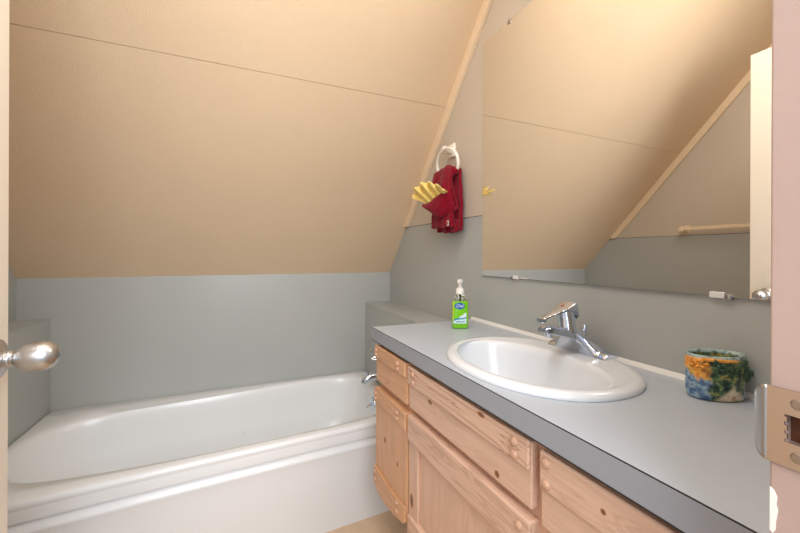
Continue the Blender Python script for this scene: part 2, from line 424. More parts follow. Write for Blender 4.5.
for i in range(41):
    x = TXL+(TXR-TXL)*i/40
    rows.append([(x, yfront(x)+dy, z) for dy, z in prof] + [(x, yfront(x)+.045, FZ), (x, yfront(x)+.02, TZ-.012)])
ap.grid(rows, closeu=True)
ap.build('apron', M_tub, tub, True, 60)
# overflow plate with trip lever on the end wall of the basin
def basin_x(z, y=1.83): return 0.638
m = axis_matrix((0.6475, 1.83, 0.283), (-1, 0, .10))
op = MB().lathe([(.0, 0), (.036, 0), (.037, .003), (.033, .008), (.02, .0115), (.001, .012)], m, 36).build('overflow_plate', M_chrome_blue_reflect, tub, True, 60)
MB().tube([(0.637, 1.83, .286), (0.630, 1.831, .282), (0.619, 1.834, .274), (0.611, 1.836, .269)], [.0035, .0038, .0045, .003], 10).build('trip_lever', M_nickel, op, True)
MB().lathe([(.03, 0), (.03, .004), (.022, .006), (.001, .004)], Matrix.Translation((.33, 1.80, TZ-.3115)), 30).build('drain', M_chrome_blue_reflect, tub, True)
# spout and tap on the ledge face
t = empty('tub_spout', (TXR, 1.83, .430)); tag(t, 'chrome tub spout on the grey ledge, partly behind the vanity', 'tub spout')
sx = [(0, 0, 0), (-.03, 0, .002), (-.07, 0, .001), (-.095, 0, -.005), (-.113, 0, -.015), (-.120, 0, -.028)]
MB().tube(sx, [.024, .024, .023, .021, .018, .014], 20).build('spout_body', M_chrome_blue_reflect, t, True)
MB().lathe([(.033, 0), (.033, .004), (.027, .007)], axis_matrix((0, 0, 0), (-1, 0, 0)), 30).build('escutcheon', M_chrome_blue_reflect, t, True)
MB().lathe([(.006, .018), (.006, .028), (.009, .030), (.009, .036), (.001, .037)], Matrix.Translation((-.10, 0, -.006)), 16).build('diverter_pin', M_chrome_blue_reflect, t, True)
t = empty('tub_tap', (TXR, 1.83, .552)); tag(t, 'clear acrylic tub tap handle above the chrome spout', 'tap')
MB().lathe([(.036, 0), (.036, .004), (.028, .010), (.014, .013), (.013, .035)], axis_matrix((0, 0, 0), (-1, 0, 0)), 30).build('escutcheon', M_chrome_blue_reflect, t, True)
kb = MB(); mm = axis_matrix((-.03, 0, 0), (-1, 0, 0)); kr = []
for r, h in ((.012, 0), (.022, .006), (.030, .018), (.031, .032), (.026, .042), (.014, .047), (.002, .048)):
    kr.append([mm @ Vector((r*(1+.09*math.cos(6*a))*math.cos(a), r*(1+.09*math.cos(6*a))*math.sin(a), h)) for a in [2*math.pi*i/48 for i in range(48)]])
kb.rings(kr).build('handle', M_acryl, t, True)

# ------------------------------------------------------------------ vanity cabinet (stands slightly skewed to the wall)
VA = math.radians(1.936)
van = empty('vanity_cabinet', (0, 0, 0), VA)
tag(van, 'pale pine vanity cabinet with pegged drawers and doors under the grey countertop', 'vanity cabinet')
XF = 0.4825
kn = lambda y, z, r, sq=(1, 1): (XF-.004, y, z, r, sq)
knots_low = [kn(.558, .655, .0085), kn(.62, .665, .004)]
W_low = wood('pine_board', 'Y', 0.22, [kn(.558, .655, .0085), kn(.82, .700, .007, (.6, 1)), kn(1.10, .66, .006)])
W_rail = wood('pine_grainy_rail', 'Y', 0.95, [kn(.60, .757, .006, (.4, 1))], rings=True)
W_rail2 = wood('pine_plain_rail', 'Y', 0.3, [kn(.33, .73, .005)])
W_v = wood('pine_upright', 'Z', 0.3, [kn(.922, .376, .012, (1, .5)), kn(1.119, .46, .009, (1, .7)), kn(1.017, .571, .007), kn(1.01, .43, .008, (1, .6))])
W_panel = wood('pine_panel', 'Z', 0.18)
W_door2rail = wood('pine_door_rail', 'Y', 0.5)
W_orange = wood('pine_warm_board', 'Y', 0.35, [kn(1.10, .66, .005)], tint=(0.97, 0.83, 0.62))
W_orange_v = wood('pine_warm_upright', 'Z', 0.35, [kn(1.119, .46, .009, (1, .7)), kn(1.017, .571, .007), kn(1.02, .43, .006, (1, .6))], tint=(0.97, 0.83, 0.62))
W_peg = wood('pine_peg', 'X', 0.3, tint=(.82, .74, .68))
VB = 0.262   # underside of the cabinet
XC = XF+.021
cz = 0.776
# carcass with face frame
MB().box(XC+.001, .80, .155, 1.20, VB, VB+.018).box(XC+.001, .80, .155, .172, VB+.018, cz).box(XC+.001, .80, 1.182, 1.20, VB+.018, cz).box(.79, .80, .172, 1.182, VB+.018, cz).box(.66, .78, .17, 1.10, FZ, VB).build('carcass', M_cab, van)
ff = MB()
for y0, y1 in ((1.18, 1.201), (.925, .972), (.434, .482), (.155, .18)): ff.box(XF+.0178, XC+.003, y0, y1, VB, cz-.001, .001)
for z0, z1 in ((.600, .652), (.745, cz-.001), (VB, VB+.03)): ff.box(XF+.0180, XC+.0025, .16, 1.20, z0, z1, .0005)
ff.build('face_frame', wood('pine_frame', 'Z', 0.4, tint=(.94, .9, .86)), van)
def peg(parent, y, z, x=XF-.007):
    m = axis_matrix((x+.004, y, z), (-1, 0, 0))
    return MB().lathe([(.0088, 0), (.0088, .0045), (.0074, .0075), (.0045, .0095), (.0004, .0103)], m, 20).build('peg', W_peg, parent, True, 50)
def board(name, y0, y1, z0, z1, x0, x1, mat, parent, bev=.0025):
    return MB().box(x0, x1, y0, y1, z0, z1, bev, 3).build(name, mat, parent)
def drawer(y0, y1, z0, zs, z1, mlow, mrail, pegs):
    d = board('drawer', y0, y1, z0, z1-.003, XF, XF+.020, mlow, van)
    r = board('rail', y0+.0015, y1-.0015, zs, z1, XF-.007, XF+.001, mrail, d, .0035)
    for y in pegs:
        for z in (zs+.0125, z1-.0165): peg(r, y, z)
    return d
# narrow drawer and door at the tub end
drawer(.957, 1.199, .640, .722, .767, W_orange, W_orange, (1.008, 1.186))
dr = MB()
outl = [(1.203, .616), (.954, .616), (.954, .292), (.968, .279), (1.02, .268), (1.08, .260), (1.14, .256), (1.178, .260), (1.195, .268), (1.203, .282)]
dr.prism([(y, z) for y, z in outl], XF, XF+.020, 'X', bev=.002)
dl = dr.build('cabinet_door', W_orange_v, van)
tr = MB().prism([(1.201, .618), (.956, .618), (.956, .560), (1.0, .566), (1.08, .570), (1.16, .566), (1.201, .560)], XF-.007, XF+.001, 'X', bev=.0028).build('top_rail', W_orange, dl)
br = MB().prism([(1.2015, .335), (1.16, .331), (1.08, .327), (1.0, .331), (.9555, .337), (.9555, .292), (.969, .279), (1.02, .268), (1.08, .260), (1.14, .256), (1.178, .260), (1.194, .268), (1.2015, .282)], XF-.007, XF+.001, 'X', bev=.0028).build('bottom_rail', W_orange, dl)
for y in (1.010, 1.188):
    for z in (.597, .579): peg(tr, y, z)
    for z in (.318, .292): peg(br, y, z)
# wide drawer over a framed door
drawer(.468, .941, .641, .711, .764, W_low, W_rail, (.504, .905))
d2 = MB()
d2.box(XF+.008, XF+.016, .50, .90, .30, .575)
for k in range(5): d2.box(XF+.0074, XF+.009, .515+k*.075, .515+k*.075+.0748, .31, .56, .0005)
d2 = d2.build('cabinet_door', W_panel, van)
board('stile', .888, .941, .266, .619, XF, XF+.020, W_v, d2); board('stile', .466, .519, .266, .619, XF, XF+.020, W_v, d2)
r2 = board('top_rail', .467, .940, .545, .621, XF-.006, XF+.019, W_door2rail, d2, .004)
r3 = board('bottom_rail', .467, .940, .266, .330, XF-.006, XF+.019, W_door2rail, d2, .004)
for y in (.492,):
    for z in (.600, .570): peg(r2, y, z, XF-.006)
for z in (.31, .285): peg(r3, .492, z, XF-.006)
# third unit at the wall end
drawer(.175, .4465, .630, .697, .762, W_low, W_rail2, (.430, .20))
d3 = MB().box(XF+.008, XF+.016, .21, .40, .30, .575).build('cabinet_door', W_panel, van)
board('stile', .393, .4465, .266, .606, XF, XF+.020, W_v, d3); board('stile', .175, .228, .266, .606, XF, XF+.020, W_v, d3)
r2 = board('top_rail', .176, .4455, .540, .608, XF-.006, XF+.019, W_door2rail, d3, .004)
board('bottom_rail', .176, .4455, .266, .330, XF-.006, XF+.019, W_door2rail, d3, .004)
for z in (.590, .560): peg(r2, .42, z, XF-.006)

# ------------------------------------------------------------------ countertop with sink cut-out
CT, CBt = 0.822, 0.7795
xfront = lambda y: 0.438+0.0185*(1.253-y)
SC = Vector((0.657, 0.680)); SA, SB = 0.193, 0.238
NS = 96
def ell(a, b, c, ex=2.15, n=NS):
    o = []
    for i in range(n):
        t = 2*math.pi*i/n
        o.append(Vector((c[0]+a*math.copysign(abs(math.cos(t))**(2/ex), math.cos(t)), c[1]+b*math.copysign(abs(math.sin(t))**(2/ex), math.sin(t)))))
    return o
ctop_poly = [Vector((W-.001, YF+.001)), Vector((W-.001, 1.253)), Vector((xfront(1.253), 1.253)), Vector((xfront(YF), YF+.001))]
hole = ell(SA-.022, SB-.022, SC)
c0 = SC
oo = []
for p in hole:
    d = (p-c0).normalized(); best = None
    for i in range(4):
        a, q = ctop_poly[i]-c0, ctop_poly[(i+1) % 4]-c0; e = q-a; den = d.x*(-e.y)+d.y*e.x
        if abs(den) < 1e-12: continue
        tt = (a.x*(-e.y)+a.y*e.x)/den; s = (d.x*a.y-d.y*a.x)/den
        if tt > 0 and -1e-6 <= s <= 1+1e-6 and (best is None or tt < best): best = tt
    oo.append(c0+d*best)
for q in ctop_poly:
    k = min(range(NS), key=lambda i: (oo[i]-q).length); oo[k] = q.copy()
b = MB()
b.rings([[(*p, CBt) for p in hole], [(*p, CT) for p in hole], [(*p, CT) for p in oo], [(*p, CBt) for p in oo], [(*p, CBt) for p in hole]], False, False)
top = b.build('countertop', M_lam)
tag(top, 'grey laminate vanity countertop holding the oval sink', 'countertop')
# separate edge band in front and at the end, with dark laminate joints
def band(x_off0, x_off1, z0, z1, yo, mat, name):
    b = MB()
    P = lambda o, y: (xfront(y)-o, y)
    poly = [P(x_off0, YF+.001), P(x_off1, YF+.001), P(x_off1, 1.253+yo), (W-.001, 1.253+yo), (W-.001, 1.253+.0002), P(x_off0, 1.253+.0002)]
    b.prism(poly, z0, z1, 'Z')
    return b.build(name, mat, top)
band(.0003, .0016, CBt, CT-.0016, .0013, M_lamedge, 'edge_band')
band(.0002, .0012, CT-.0016, CT+.0002, .0010, M_black, 'edge_joint')
band(-.004, .0010, CBt-.003, CBt, .0002, M_black, 'underside_line')
b = MB()
for i in range(24):
    pass
b.prism([(W-.0105, CT), (W-.001, CT), (W-.001, CT+.010), (W-.004, CT+.009), (W-.008, CT+.004)], YF+.002, 1.250, 'Y')
b.build('caulk_bead', M_caulk, top, True)

# ------------------------------------------------------------------ sink
sink = empty('sink', (SC.x, SC.y, CT)); tag(sink, 'white oval drop-in sink in the grey countertop', 'sink')
def off(p): return (p.x-SC.x, p.y-SC.y)
bc = (SC.x-.034, SC.y+.003)
BA, BB = .130, .203
rg = []
def ring(a, b, c, z, ex=2.15): rg.append([(*off(p), z) for p in ell(a, b, c, ex)])
ring(SA-.021, SB-.021, SC, -.02); ring(SA-.012, SB-.012, SC, 0.0005); ring(SA, SB, SC, .0008); ring(SA+.0005, SB+.0005, SC, .005); ring(SA-.003, SB-.003, SC, .011)
ring(SA-.010, SB-.010, SC, .0145); ring(SA-.019, SB-.019, SC, .0150); ring(SA-.028, SB-.027, (SC.x-.001, SC.y), .0125)
ring(BA+.014, BB+.010, bc, .0115); ring(BA+.006, BB+.004, bc, .010)
for f, z in ((1.0, .004), (.975, -.010), (.94, -.035), (.89, -.065), (.82, -.095), (.70, -.120), (.52, -.135), (.32, -.142), (.17, -.146)):
    ring(BA*f, BB*f, bc, z, 2.15-.15*(1-f))
MB().rings(rg, False, False).build('basin', M_sink, sink, True, 70)
MB().lathe([(.026, -.003), (.026, .002), (.020, .003), (.017, -.004), (.001, -.004)], Matrix.Translation((bc[0]-SC.x, bc[1]-SC.y, -.1445)), 32).build('drain', M_chrome_blue_reflect, sink, True)
hm = axis_matrix((bc[0]-SC.x-.113, bc[1]-SC.y, -.050), (1, 0, .35))
MB().lathe([(.009, 0), (.009, .0015), (.006, .0015), (.006, -.002), (.001, -.002)], hm, 24, sx=1, sy=1.4).build('overflow_ring', M_chrome_blue_reflect, sink, True)

# ------------------------------------------------------------------ faucet
FX, FY, FZ0 = .829, .684, CT+.0122
fa = empty('faucet', (FX, FY, FZ0)); tag(fa, 'chrome single-lever faucet on the back rim of the sink', 'faucet')
rows = []
nl = 33
for i in range(nl):
    s = -1+2*i/(nl-1); y = s*.088; a = abs(s)
    k = max(0, 1-a/.74)
    hgt = .0145+.056*k**.95
    wid = .026-.003*k
    if a > .95: hgt *= 1-(a-.95)*5
    lean = -.046*k**1.0
    r = []
    for (u, v) in ((-1, 0), (-1.0, .25), (-.86, .55), (-.70, .85), (-.45, 1.0), (.35, 1.0), (.62, .85), (.84, .55), (1.0, .25), (1, 0)):
        r.append((u*wid*(1-.12*v*k)+lean*v, y, v*hgt))
    rows.append(r)
MB().rings(rows, True, True).build('base', M_chrome_blue_reflect, fa, True, 40)
sr = []
for x, z, hw, hh in ((-.030, .046, .021, .016), (-.060, .054, .020, .013), (-.095, .0615, .0185, .0105), (-.124, .0665, .017, .0092), (-.131, .0675, .0155, .0085), (-.139, .0660, .013, .0045)):
    sr.append([(x, u*hw, z+v*hh) for u, v in ((-1, -.75), (-.85, -1), (.85, -1), (1, -.75), (1, .55), (.7, 1), (-.7, 1), (-1, .55))])
spt = MB().rings(sr).build('spout', M_chrome_blue_reflect, fa, True, 40)
MB().lathe([(.0095, 0), (.0095, .012), (.008, .012)], Matrix.Translation((-.116, 0, .047)), 24).build('aerator', M_chrome_blue_reflect, spt, True)
m = axis_matrix((-.048, 0, .058), (-.20, 0, 1))
MB().lathe([(.0225, 0), (.0225, .010), (.0210, .012), (.0205, .052), (.017, .058), (.0004, .06)], m, 40).build('cartridge_dome', M_chrome_blue_reflect, fa, True, 40)
lr = []
for x, zt, hw, th in ((-.146, .097, .0100, .0105), (-.143, .0985, .0108, .0125), (-.134, .100, .0108, .0125), (-.131, .100, .0085, .0065), (-.108, .107, .0115, .0065), (-.084, .117, .0175, .010), (-.062, .128, .0235, .018), (-.049, .1355, .0255, .028), (-.040, .132, .0240, .033), (-.033, .118, .020, .028)):
    lr.append([(x, u*hw, zt-th*.5+v*th*.5) for u, v in ((-1, -.5), (-.7, -1), (.7, -1), (1, -.5), (1, .4), (.75, .9), (-.75, .9), (-1, .4))])
lev = MB().rings(lr).build('lever', M_chrome_blue_reflect, fa, True, 40)
MB().lathe([(.0042, 0), (.0042, .0012), (.001, .0014)], axis_matrix((-.068, 0, .1242), (-.48, 0, 1)), 16).build('index_button', paint('index_red', srgb(176, 96, 84), .3), lev, True)
MB().tube([(.014, 0, .0), (.014, 0, .052)], .0032, 12).lathe([(.0032, .050), (.0072, .053), (.0072, .064), (.004, .069), (.0004, .0695)], Matrix.Translation((.014, 0, 0)), 16).build('lift_rod', M_chrome_blue_reflect, fa, True)
m = axis_matrix((-.0245, -.030, .020), (-1, -.35, .35))
MB().lathe([(.0025, 0), (.0025, .001), (.0003, .001)], m, 12).build('screw_hole', M_black, fa)

# ------------------------------------------------------------------ soap bottle
sbx, sby = .728, 1.113
soap = empty('soap_bottle', (sbx, sby, CT), math.radians(-24)); tag(soap, 'green liquid hand soap pump bottle on the grey countertop', 'soap bottle')
def rrect(a, b, z, n=40, ex=3.6):
    return [(a*math.copysign(abs(math.cos(t))**(2/ex), math.cos(t)), b*math.copysign(abs(math.sin(t))**(2/ex), math.sin(t)), z) for t in [2*math.pi*(i+.5)/n for i in range(n)]]
M_soap = paint('green_soap', srgb(128, 206, 22), 0.12, 0, 1, 0.04, 20, coat=0.6)
bsdf = M_soap.node_tree.nodes['Principled BSDF']; bsdf.inputs['Subsurface Weight'].default_value = 0.35; bsdf.inputs['Subsurface Radius'].default_value = (.01, .02, .004); bsdf.inputs['Subsurface Scale'].default_value = 0.6
M_bottle = glassy('clear_bottle', (0.90, 0.97, 0.80, 1), 0.03)
MB().rings([rrect(.0265, .0165, .0015), rrect(.0295, .0185, .004), rrect(.0300, .0190, .04), rrect(.0290, .0182, .085), rrect(.0275, .0172, .100)]).build('liquid', M_soap, soap, True, 60)
MB().rings([rrect(.0276, .0173, .1005), rrect(.0265, .0168, .106), rrect(.0240, .016, .112), rrect(.018, .0145, .119, ex=2.6), rrect(.0125, .0125, .123, ex=2), rrect(.0115, .0115, .130, ex=2)]).build('bottle_shoulder', M_bottle, soap, True, 60)
pm = empty('pump', (0, 0, 0)); pm.parent = soap
M_pump = paint('white_plastic', srgb(236, 230, 222), 0.3)
MB().lathe([(.0135, .124), (.0150, .125), (.0150, .141), (.0135, .143), (.008, .148), (.0062, .150), (.0062, .163), (.0085, .165)], n=28).build('pump_collar', M_pump, pm, True, 40)
hb = MB(); hb.lathe([(.0095, .163), (.0105, .165), (.0105, .174), (.009, .177), (.0004, .178)], n=24)
hb.tube([(0, 0, .171), (-.004, -.012, .1715), (-.007, -.022, .170), (-.008, -.026, .166)], [.0055, .0052, .0045, .004], 12)
hb.build('pump_head', M_pump, pm, True, 40)
MB().tube([(0, 0, .015), (0, 0, .124)], .0025, 8).build('dip_tube', M_pump, pm, True)
# front label: yellow, blue and white print
def lab(name, pts, mat, parent, z_out):
    """flat print just in front of the bottle's front face (-Y)"""
    b = MB(); b.prism(pts, -.0191-z_out, -.0191-z_out+.0004, 'Y'); return b.build(name, mat, parent)
M_lblue = paint('label_blue', srgb(24, 92, 176), .35); M_lwhite = paint('label_white', srgb(226, 236, 240), .35); M_lteal = paint('label_teal', srgb(36, 150, 170), .35); M_lyel = paint('label_yellow', srgb(232, 206, 90), .35)
base_l = lab('label', [(-.026, .020), (.020, .020), (.020, .058), (.012, .056), (.008, .050), (-.002, .046), (-.008, .040), (-.018, .036), (-.026, .034)], M_lwhite, soap, .0002)
lab('wave', [(-.026, .034), (-.018, .037), (-.008, .041), (-.002, .040), (.008, .040), (.020, .044), (.020, .039), (.008, .035), (-.002, .035), (-.012, .033), (-.026, .029)], M_lteal, base_l, .0007)
lab('wave', [(-.02, .026), (-.008, .029), (.004, .027), (.016, .030), (.016, .027), (.004, .024), (-.008, .025), (-.02, .023)], M_lteal, base_l, .0007)
lab('stripe', [(-.0285, .03), (-.0262, .03), (-.0262, .10), (-.0285, .098)], M_lyel, soap, .0002)
oval = lab('logo_oval', [(-.004+.0185*math.cos(a), .083+.0115*math.sin(a)) for a in [2*math.pi*i/28 for i in range(28)]], M_lblue, soap, .0002)
fc = bpy.data.curves.new('lettering', 'FONT'); fc.body = 'Dial'; fc.size = .0165; fc.align_x = 'CENTER'; fc.align_y = 'CENTER'; fc.extrude = .0003; fc.shear = .25
fo = bpy.data.objects.new('lettering', fc); C.objects.link(fo); bpy.context.view_layer.update()
me = bpy.data.meshes.new_from_object(fo.evaluated_get(bpy.context.evaluated_depsgraph_get())); bpy.data.objects.remove(fo)
me.transform(Matrix.Translation((-.004, -.0200, .083)) @ Matrix.Rotation(math.radians(90), 4, 'X')); me.materials.append(M_lwhite)
fo = bpy.data.objects.new('lettering', me); C.objects.link(fo); fo.parent = oval

# ------------------------------------------------------------------ painted ceramic holder
cup = empty('ceramic_holder', (.8225, .384, CT), math.radians(-23.7)); tag(cup, 'oval ceramic holder with raised green foliage and an orange patch, on the countertop', 'ceramic holder')
m_, nt, bs = new_mat('painted_ceramic')
tc = N(nt, 'ShaderNodeTexCoord'); n1 = N(nt, 'ShaderNodeTexNoise', Scale=85.0, Detail=5.0); n2 = N(nt, 'ShaderNodeTexNoise', Scale=38.0, Detail=4.0)
for n in (n1, n2): nt.links.new(tc.outputs['Object'], n.inputs['Vector'])
sep = N(nt, 'ShaderNodeSeparateXYZ'); nt.links.new(tc.outputs['Object'], sep.inputs[0])
sky = ramp(nt, [(0.30, srgb(52, 84, 126)), (0.47, srgb(112, 146, 178)), (0.56, srgb(168, 190, 200)), (0.66, srgb(74, 104, 142))]); nt.links.new(n1.outputs['Fac'], sky.inputs['Fac'])
org = ramp(nt, [(0.3, srgb(206, 118, 40)), (0.5, srgb(238, 164, 66)), (0.62, srgb(222, 186, 96)), (0.72, srgb(132, 104, 46))]); nt.links.new(n1.outputs['Fac'], org.inputs['Fac'])
grn = ramp(nt, [(0.30, srgb(18, 34, 30)), (0.45, srgb(40, 72, 56)), (0.55, srgb(96, 124, 84)), (0.63, srgb(178, 168, 92)), (0.70, srgb(30, 52, 44))]); nt.links.new(n1.outputs['Fac'], grn.inputs['Fac'])
bei = ramp(nt, [(0.3, srgb(200, 172, 132)), (0.55, srgb(222, 212, 190)), (0.7, srgb(186, 140, 92))]); nt.links.new(n1.outputs['Fac'], bei.inputs['Fac'])
def mask(expr_nodes): pass
def mth(op, a, b_=None):
    n = N(nt, 'ShaderNodeMath', operation=op)
    for i, v in enumerate((a, b_)):
        if v is None: continue
        if isinstance(v, (int, float)): n.inputs[i].default_value = v
        else: nt.links.new(v, n.inputs[i])
    return n.outputs[0]
X, Z = sep.outputs['X'], sep.outputs['Z']
wob = mth('MULTIPLY', mth('SUBTRACT', n2.outputs['Fac'], .5), .05)
Xw = mth('ADD', X, wob); Zw = mth('ADD', Z, mth('MULTIPLY', wob, .7))
def step(v, edge, w=.004):
    n = N(nt, 'ShaderNodeMapRange'); n.inputs['From Min'].default_value = edge-w; n.inputs['From Max'].default_value = edge+w; nt.links.new(v, n.inputs['Value']); return n.outputs['Result']
def mix(f, a, b_):
    n = N(nt, 'ShaderNodeMixRGB'); nt.links.new(f, n.inputs['Fac']); nt.links.new(a, n.inputs['Color1']); nt.links.new(b_, n.inputs['Color2']); return n.outputs['Color']
diagv = mth('ADD', Zw, mth('MULTIPLY', Xw, .75))          # foliage band over the middle
c = sky.outputs['Color']
c = mix(mth('MULTIPLY', step(mth('ADD', Zw, mth('MULTIPLY', Xw, .8)), .008), mth('SUBTRACT', 1, step(Xw, -.029))), c, org.outputs['Color'])
gm = mth('MULTIPLY', step(Xw, -.033), mth('SUBTRACT', 1, mth('MULTIPLY', step(Xw, .036), mth('SUBTRACT', 1, step(Zw, .040)))))
c = mix(gm, c, grn.outputs['Color'])
bm_ = mth('MULTIPLY', mth('SUBTRACT', 1, step(mth('ADD', Zw, mth('MULTIPLY', mth('ABSOLUTE', mth('ADD', Xw, -.012)), .9)), .034)), step(Xw, -.03))
c = mix(bm_, c, bei.outputs['Color'])
pale = ramp(nt, [(0.35, srgb(120, 148, 150)), (0.5, srgb(176, 196, 194)), (0.65, srgb(98, 120, 112))]); nt.links.new(n1.outputs['Fac'], pale.inputs['Fac'])
c = mix(step(Z, .0775, .0015), c, pale.outputs['Color'])
nt.links.new(c, bs.inputs['Base Color']); bs.inputs['Roughness'].default_value = .38
bp = N(nt, 'ShaderNodeBump', Strength=.8, Distance=.004); nt.links.new(n1.outputs['Fac'], bp.inputs['Height']); nt.links.new(bp.outputs['Normal'], bs.inputs['Normal'])
M_cup = m_
def ovl(a, b_, z, n=72, amp=0.0, ph=0):
    return [((a+amp*math.sin(5*t+ph))*math.cos(t), (b_+amp*math.sin(4*t+ph))*math.sin(t), z+.5*amp*math.sin(3*t+ph)) for t in [2*math.pi*i/n for i in range(n)]]
MB().rings([ovl(.044, .027, .001), ovl(.0475, .0305, .003, amp=.0006), ovl(.0495, .032, .012, amp=.001), ovl(.050, .0325, .04, amp=.0015), ovl(.0505, .033, .068, amp=.0012, ph=1), ovl(.0505, .033, .0795, amp=.0008, ph=2), ovl(.049, .0315, .0835), ovl(.0455, .028, .083), ovl(.044, .0265, .078), ovl(.042, .025, .03), ovl(.040, .022, .008)]).build('body', M_cup, cup, True, 80)
M_leaf = paint('glazed_foliage', srgb(58, 88, 66), .35, .6, 300, .55, 130)
M_orange = paint('glazed_orange', srgb(234, 160, 66), .35, .4, 200, .2, 90)
fb_ = MB(); rnd = random.Random(3)
def blob(b, x, y, z, r, sx=1.0, sz=1.0):
    bmt = bmesh.ops.create_icosphere(b.bm, subdivisions=2, radius=r)
    for v in bmt['verts']:
        k = 1+.28*math.sin(v.co.x*900+x*400)*math.sin(v.co.z*1000+z*300)
        v.co = Vector((v.co.x*sx*k+x, v.co.y*.7*k+y, v.co.z*sz*k+z))
for i in range(70):
    x = rnd.uniform(-.024, .047); z = rnd.uniform(.034, .072) + max(0, -x)*.2
    if z < .05-.35*(x): continue
    yy = -.0325*math.sqrt(max(0, 1-(x/.0502)**2))
    blob(fb_, x, yy-.0005, z, rnd.uniform(.0025, .0052))
for i in range(26):
    blob(fb_, rnd.uniform(.042, .0515), rnd.uniform(-.022, .004), rnd.uniform(.040, .058), rnd.uniform(.004, .0065))
fb_.build('foliage_relief', M_leaf, cup, True, 80)
ob = MB()
for i in range(16):
    x = -.051+rnd.uniform(-.001, .016); yy = -.033*math.sqrt(max(0, 1-(min(abs(x), .049)/.0502)**2))
    blob(ob, x, yy-.0003, rnd.uniform(.062, .078), rnd.uniform(.003, .005), 1.3, .8)
ob.tube([(-.051, -.006, .074), (-.036, -.0235, .077), (-.01, -.0335, .0765), (.012, -.0330, .076)], [.003, .0035, .0032, .002], 10)
ob.build('orange_relief', M_orange, cup, True, 80)

# ------------------------------------------------------------------ mirror
MY1, MY0, MZ0, MZ1 = 1.1735, YF+.012, 1.009, 1.9262
mir = empty('wall_mirror', (W, (MY0+MY1)/2, MZ0)); tag(mir, 'large frameless wall mirror above the sink', 'mirror')
ym = (MY1-MY0)/2; hz = MZ1-MZ0
b = MB().box(-.0075, -.0035, -ym, ym, 0, hz, mat=0)
b.box(-.0068, -.001, -ym-.0012, -ym, 0, hz, mat=1).box(-.0068, -.001, ym, ym+.0016, 0, hz, mat=1).box(-.0035, -.0012, -ym, ym, 0, hz, mat=2)
gl = b.build('mirror_glass', [M_mirror, M_medge, M_black], mir)
yc = (MY0+MY1)/2
def clip(y, z, up, mt, fl=1):
    o = empty('mirror_clip', (0, y-yc, z-MZ0)); o.parent = mir
    s = 1 if up else -1
    MB().box(-.0105, -.0012, -.016 if fl > 0 else -.010, .010 if fl > 0 else .016, -.004 if s > 0 else -.009, .009 if s > 0 else .004, .002).build('clip_body', mt, o)
    MB().lathe([(.004, 0), (.004, .002), (.0005, .0026)], axis_matrix((-.0102, .016*fl, .0), (-1, 0, 0)), 16).box(-.0102, -.001, min(.0105*fl, .021*fl), max(.0105*fl, .021*fl), -.005, .005, .001).build('clip_screw', M_clipmetal, o)
clip(.985, MZ0, True, M_clip); clip(.400, MZ0, True, M_clip, -1)
o = empty('mirror_clip', (0, 1.02-yc, MZ1-MZ0)); o.parent = mir
MB().box(-.010, -.0012, -.008, .008, -.010, .005, .002).build('clip_body', M_clipmetal, o)

# ------------------------------------------------------------------ towel ring, towel, washcloth
RY, RZ, RX = 1.372, 1.492, .832
rn = empty('towel_ring', (W, RY, RZ)); tag(rn, 'white ceramic towel ring on the taupe wall beside the mirror', 'towel ring')
MB().box(-.012, 0, .005, .055, .040, .101, .005, 3).build('wall_plate', M_white, rn, True)
MB().lathe([(.022, .008), (.017, .016), (.0135, .028), (.0165, .038), (.018, .048), (.014, .056), (.001, .059)], axis_matrix((0, .030, .070), (-1, 0, .0)), 28).build('post', M_white, rn, True, 70)
MB().tube([(RX-W-.012*math.sin(a), .086*math.cos(a)+.006, .066*math.sin(a)) for a in [2*math.pi*i/48 for i in range(48)]], .0072, 14, True).build('ring', M_white, rn, True, 80)
T = Vector((RX, RY, 1.443))
tw = empty('hand_towel', T); tag(tw, 'burgundy terry hand towel hanging through the white ring', 'towel')
def sheet(name, P, th, mat, parent, base, lv=1):
    b = MB().grid([[Vector(p)-base for p in row] for row in P])
    return subsurf(solid(b.build(name, mat, parent, True, 80), th, 0), lv)
def drape(ya, yb, z0, z1, xf, nu=48, nv=32, amp=.006, fr=3.0, ph=0., sag=.0):
    P = []
    for j in range(nv+1):
        v = j/nv; row = []
        for i in range(nu+1):
            u = i/nu
            row.append((xf(v)+amp*math.sin(fr*2*math.pi*u+ph+.9*v)*(.35+.65*min(1, 2*v))+.0015*math.sin(23*v+11*u), ya(v)+(yb(v)-ya(v))*u, z0+(z1-z0)*v+sag*math.sin(math.pi*u)*(1-v)))
        P.append(row)
    return P
sheet('back_layer', drape(lambda v: 1.304-.014*min(1, v*2), lambda v: 1.455+.022*min(1, v*3), 1.462, 1.192, lambda v: .850-.004*v, amp=.006, fr=2.6), .014, M_burg, tw, T)
sheet('front_layer', drape(lambda v: 1.305+.006*v, lambda v: 1.455+.022*min(1, v*3), 1.462, 1.222, lambda v: .815-.014*math.sin(math.pi*min(1, v*1.2)), amp=.007, fr=1.9, ph=1.1, sag=.006), .016, M_burg, tw, T)
# cloth bunched over the ring
bt = [(RX+.002*math.sin(3*i), 1.300+.0157*i, 1.440+.012*math.sin(math.pi*i/10)+.006*math.sin(1.9*i)) for i in range(11)]
MB().tube([Vector(p)-T for p in bt], [.011, .019, .026, .030, .028, .026, .028, .028, .026, .023, .017], 20).build('ring_fold', M_burg, tw, True, 80)
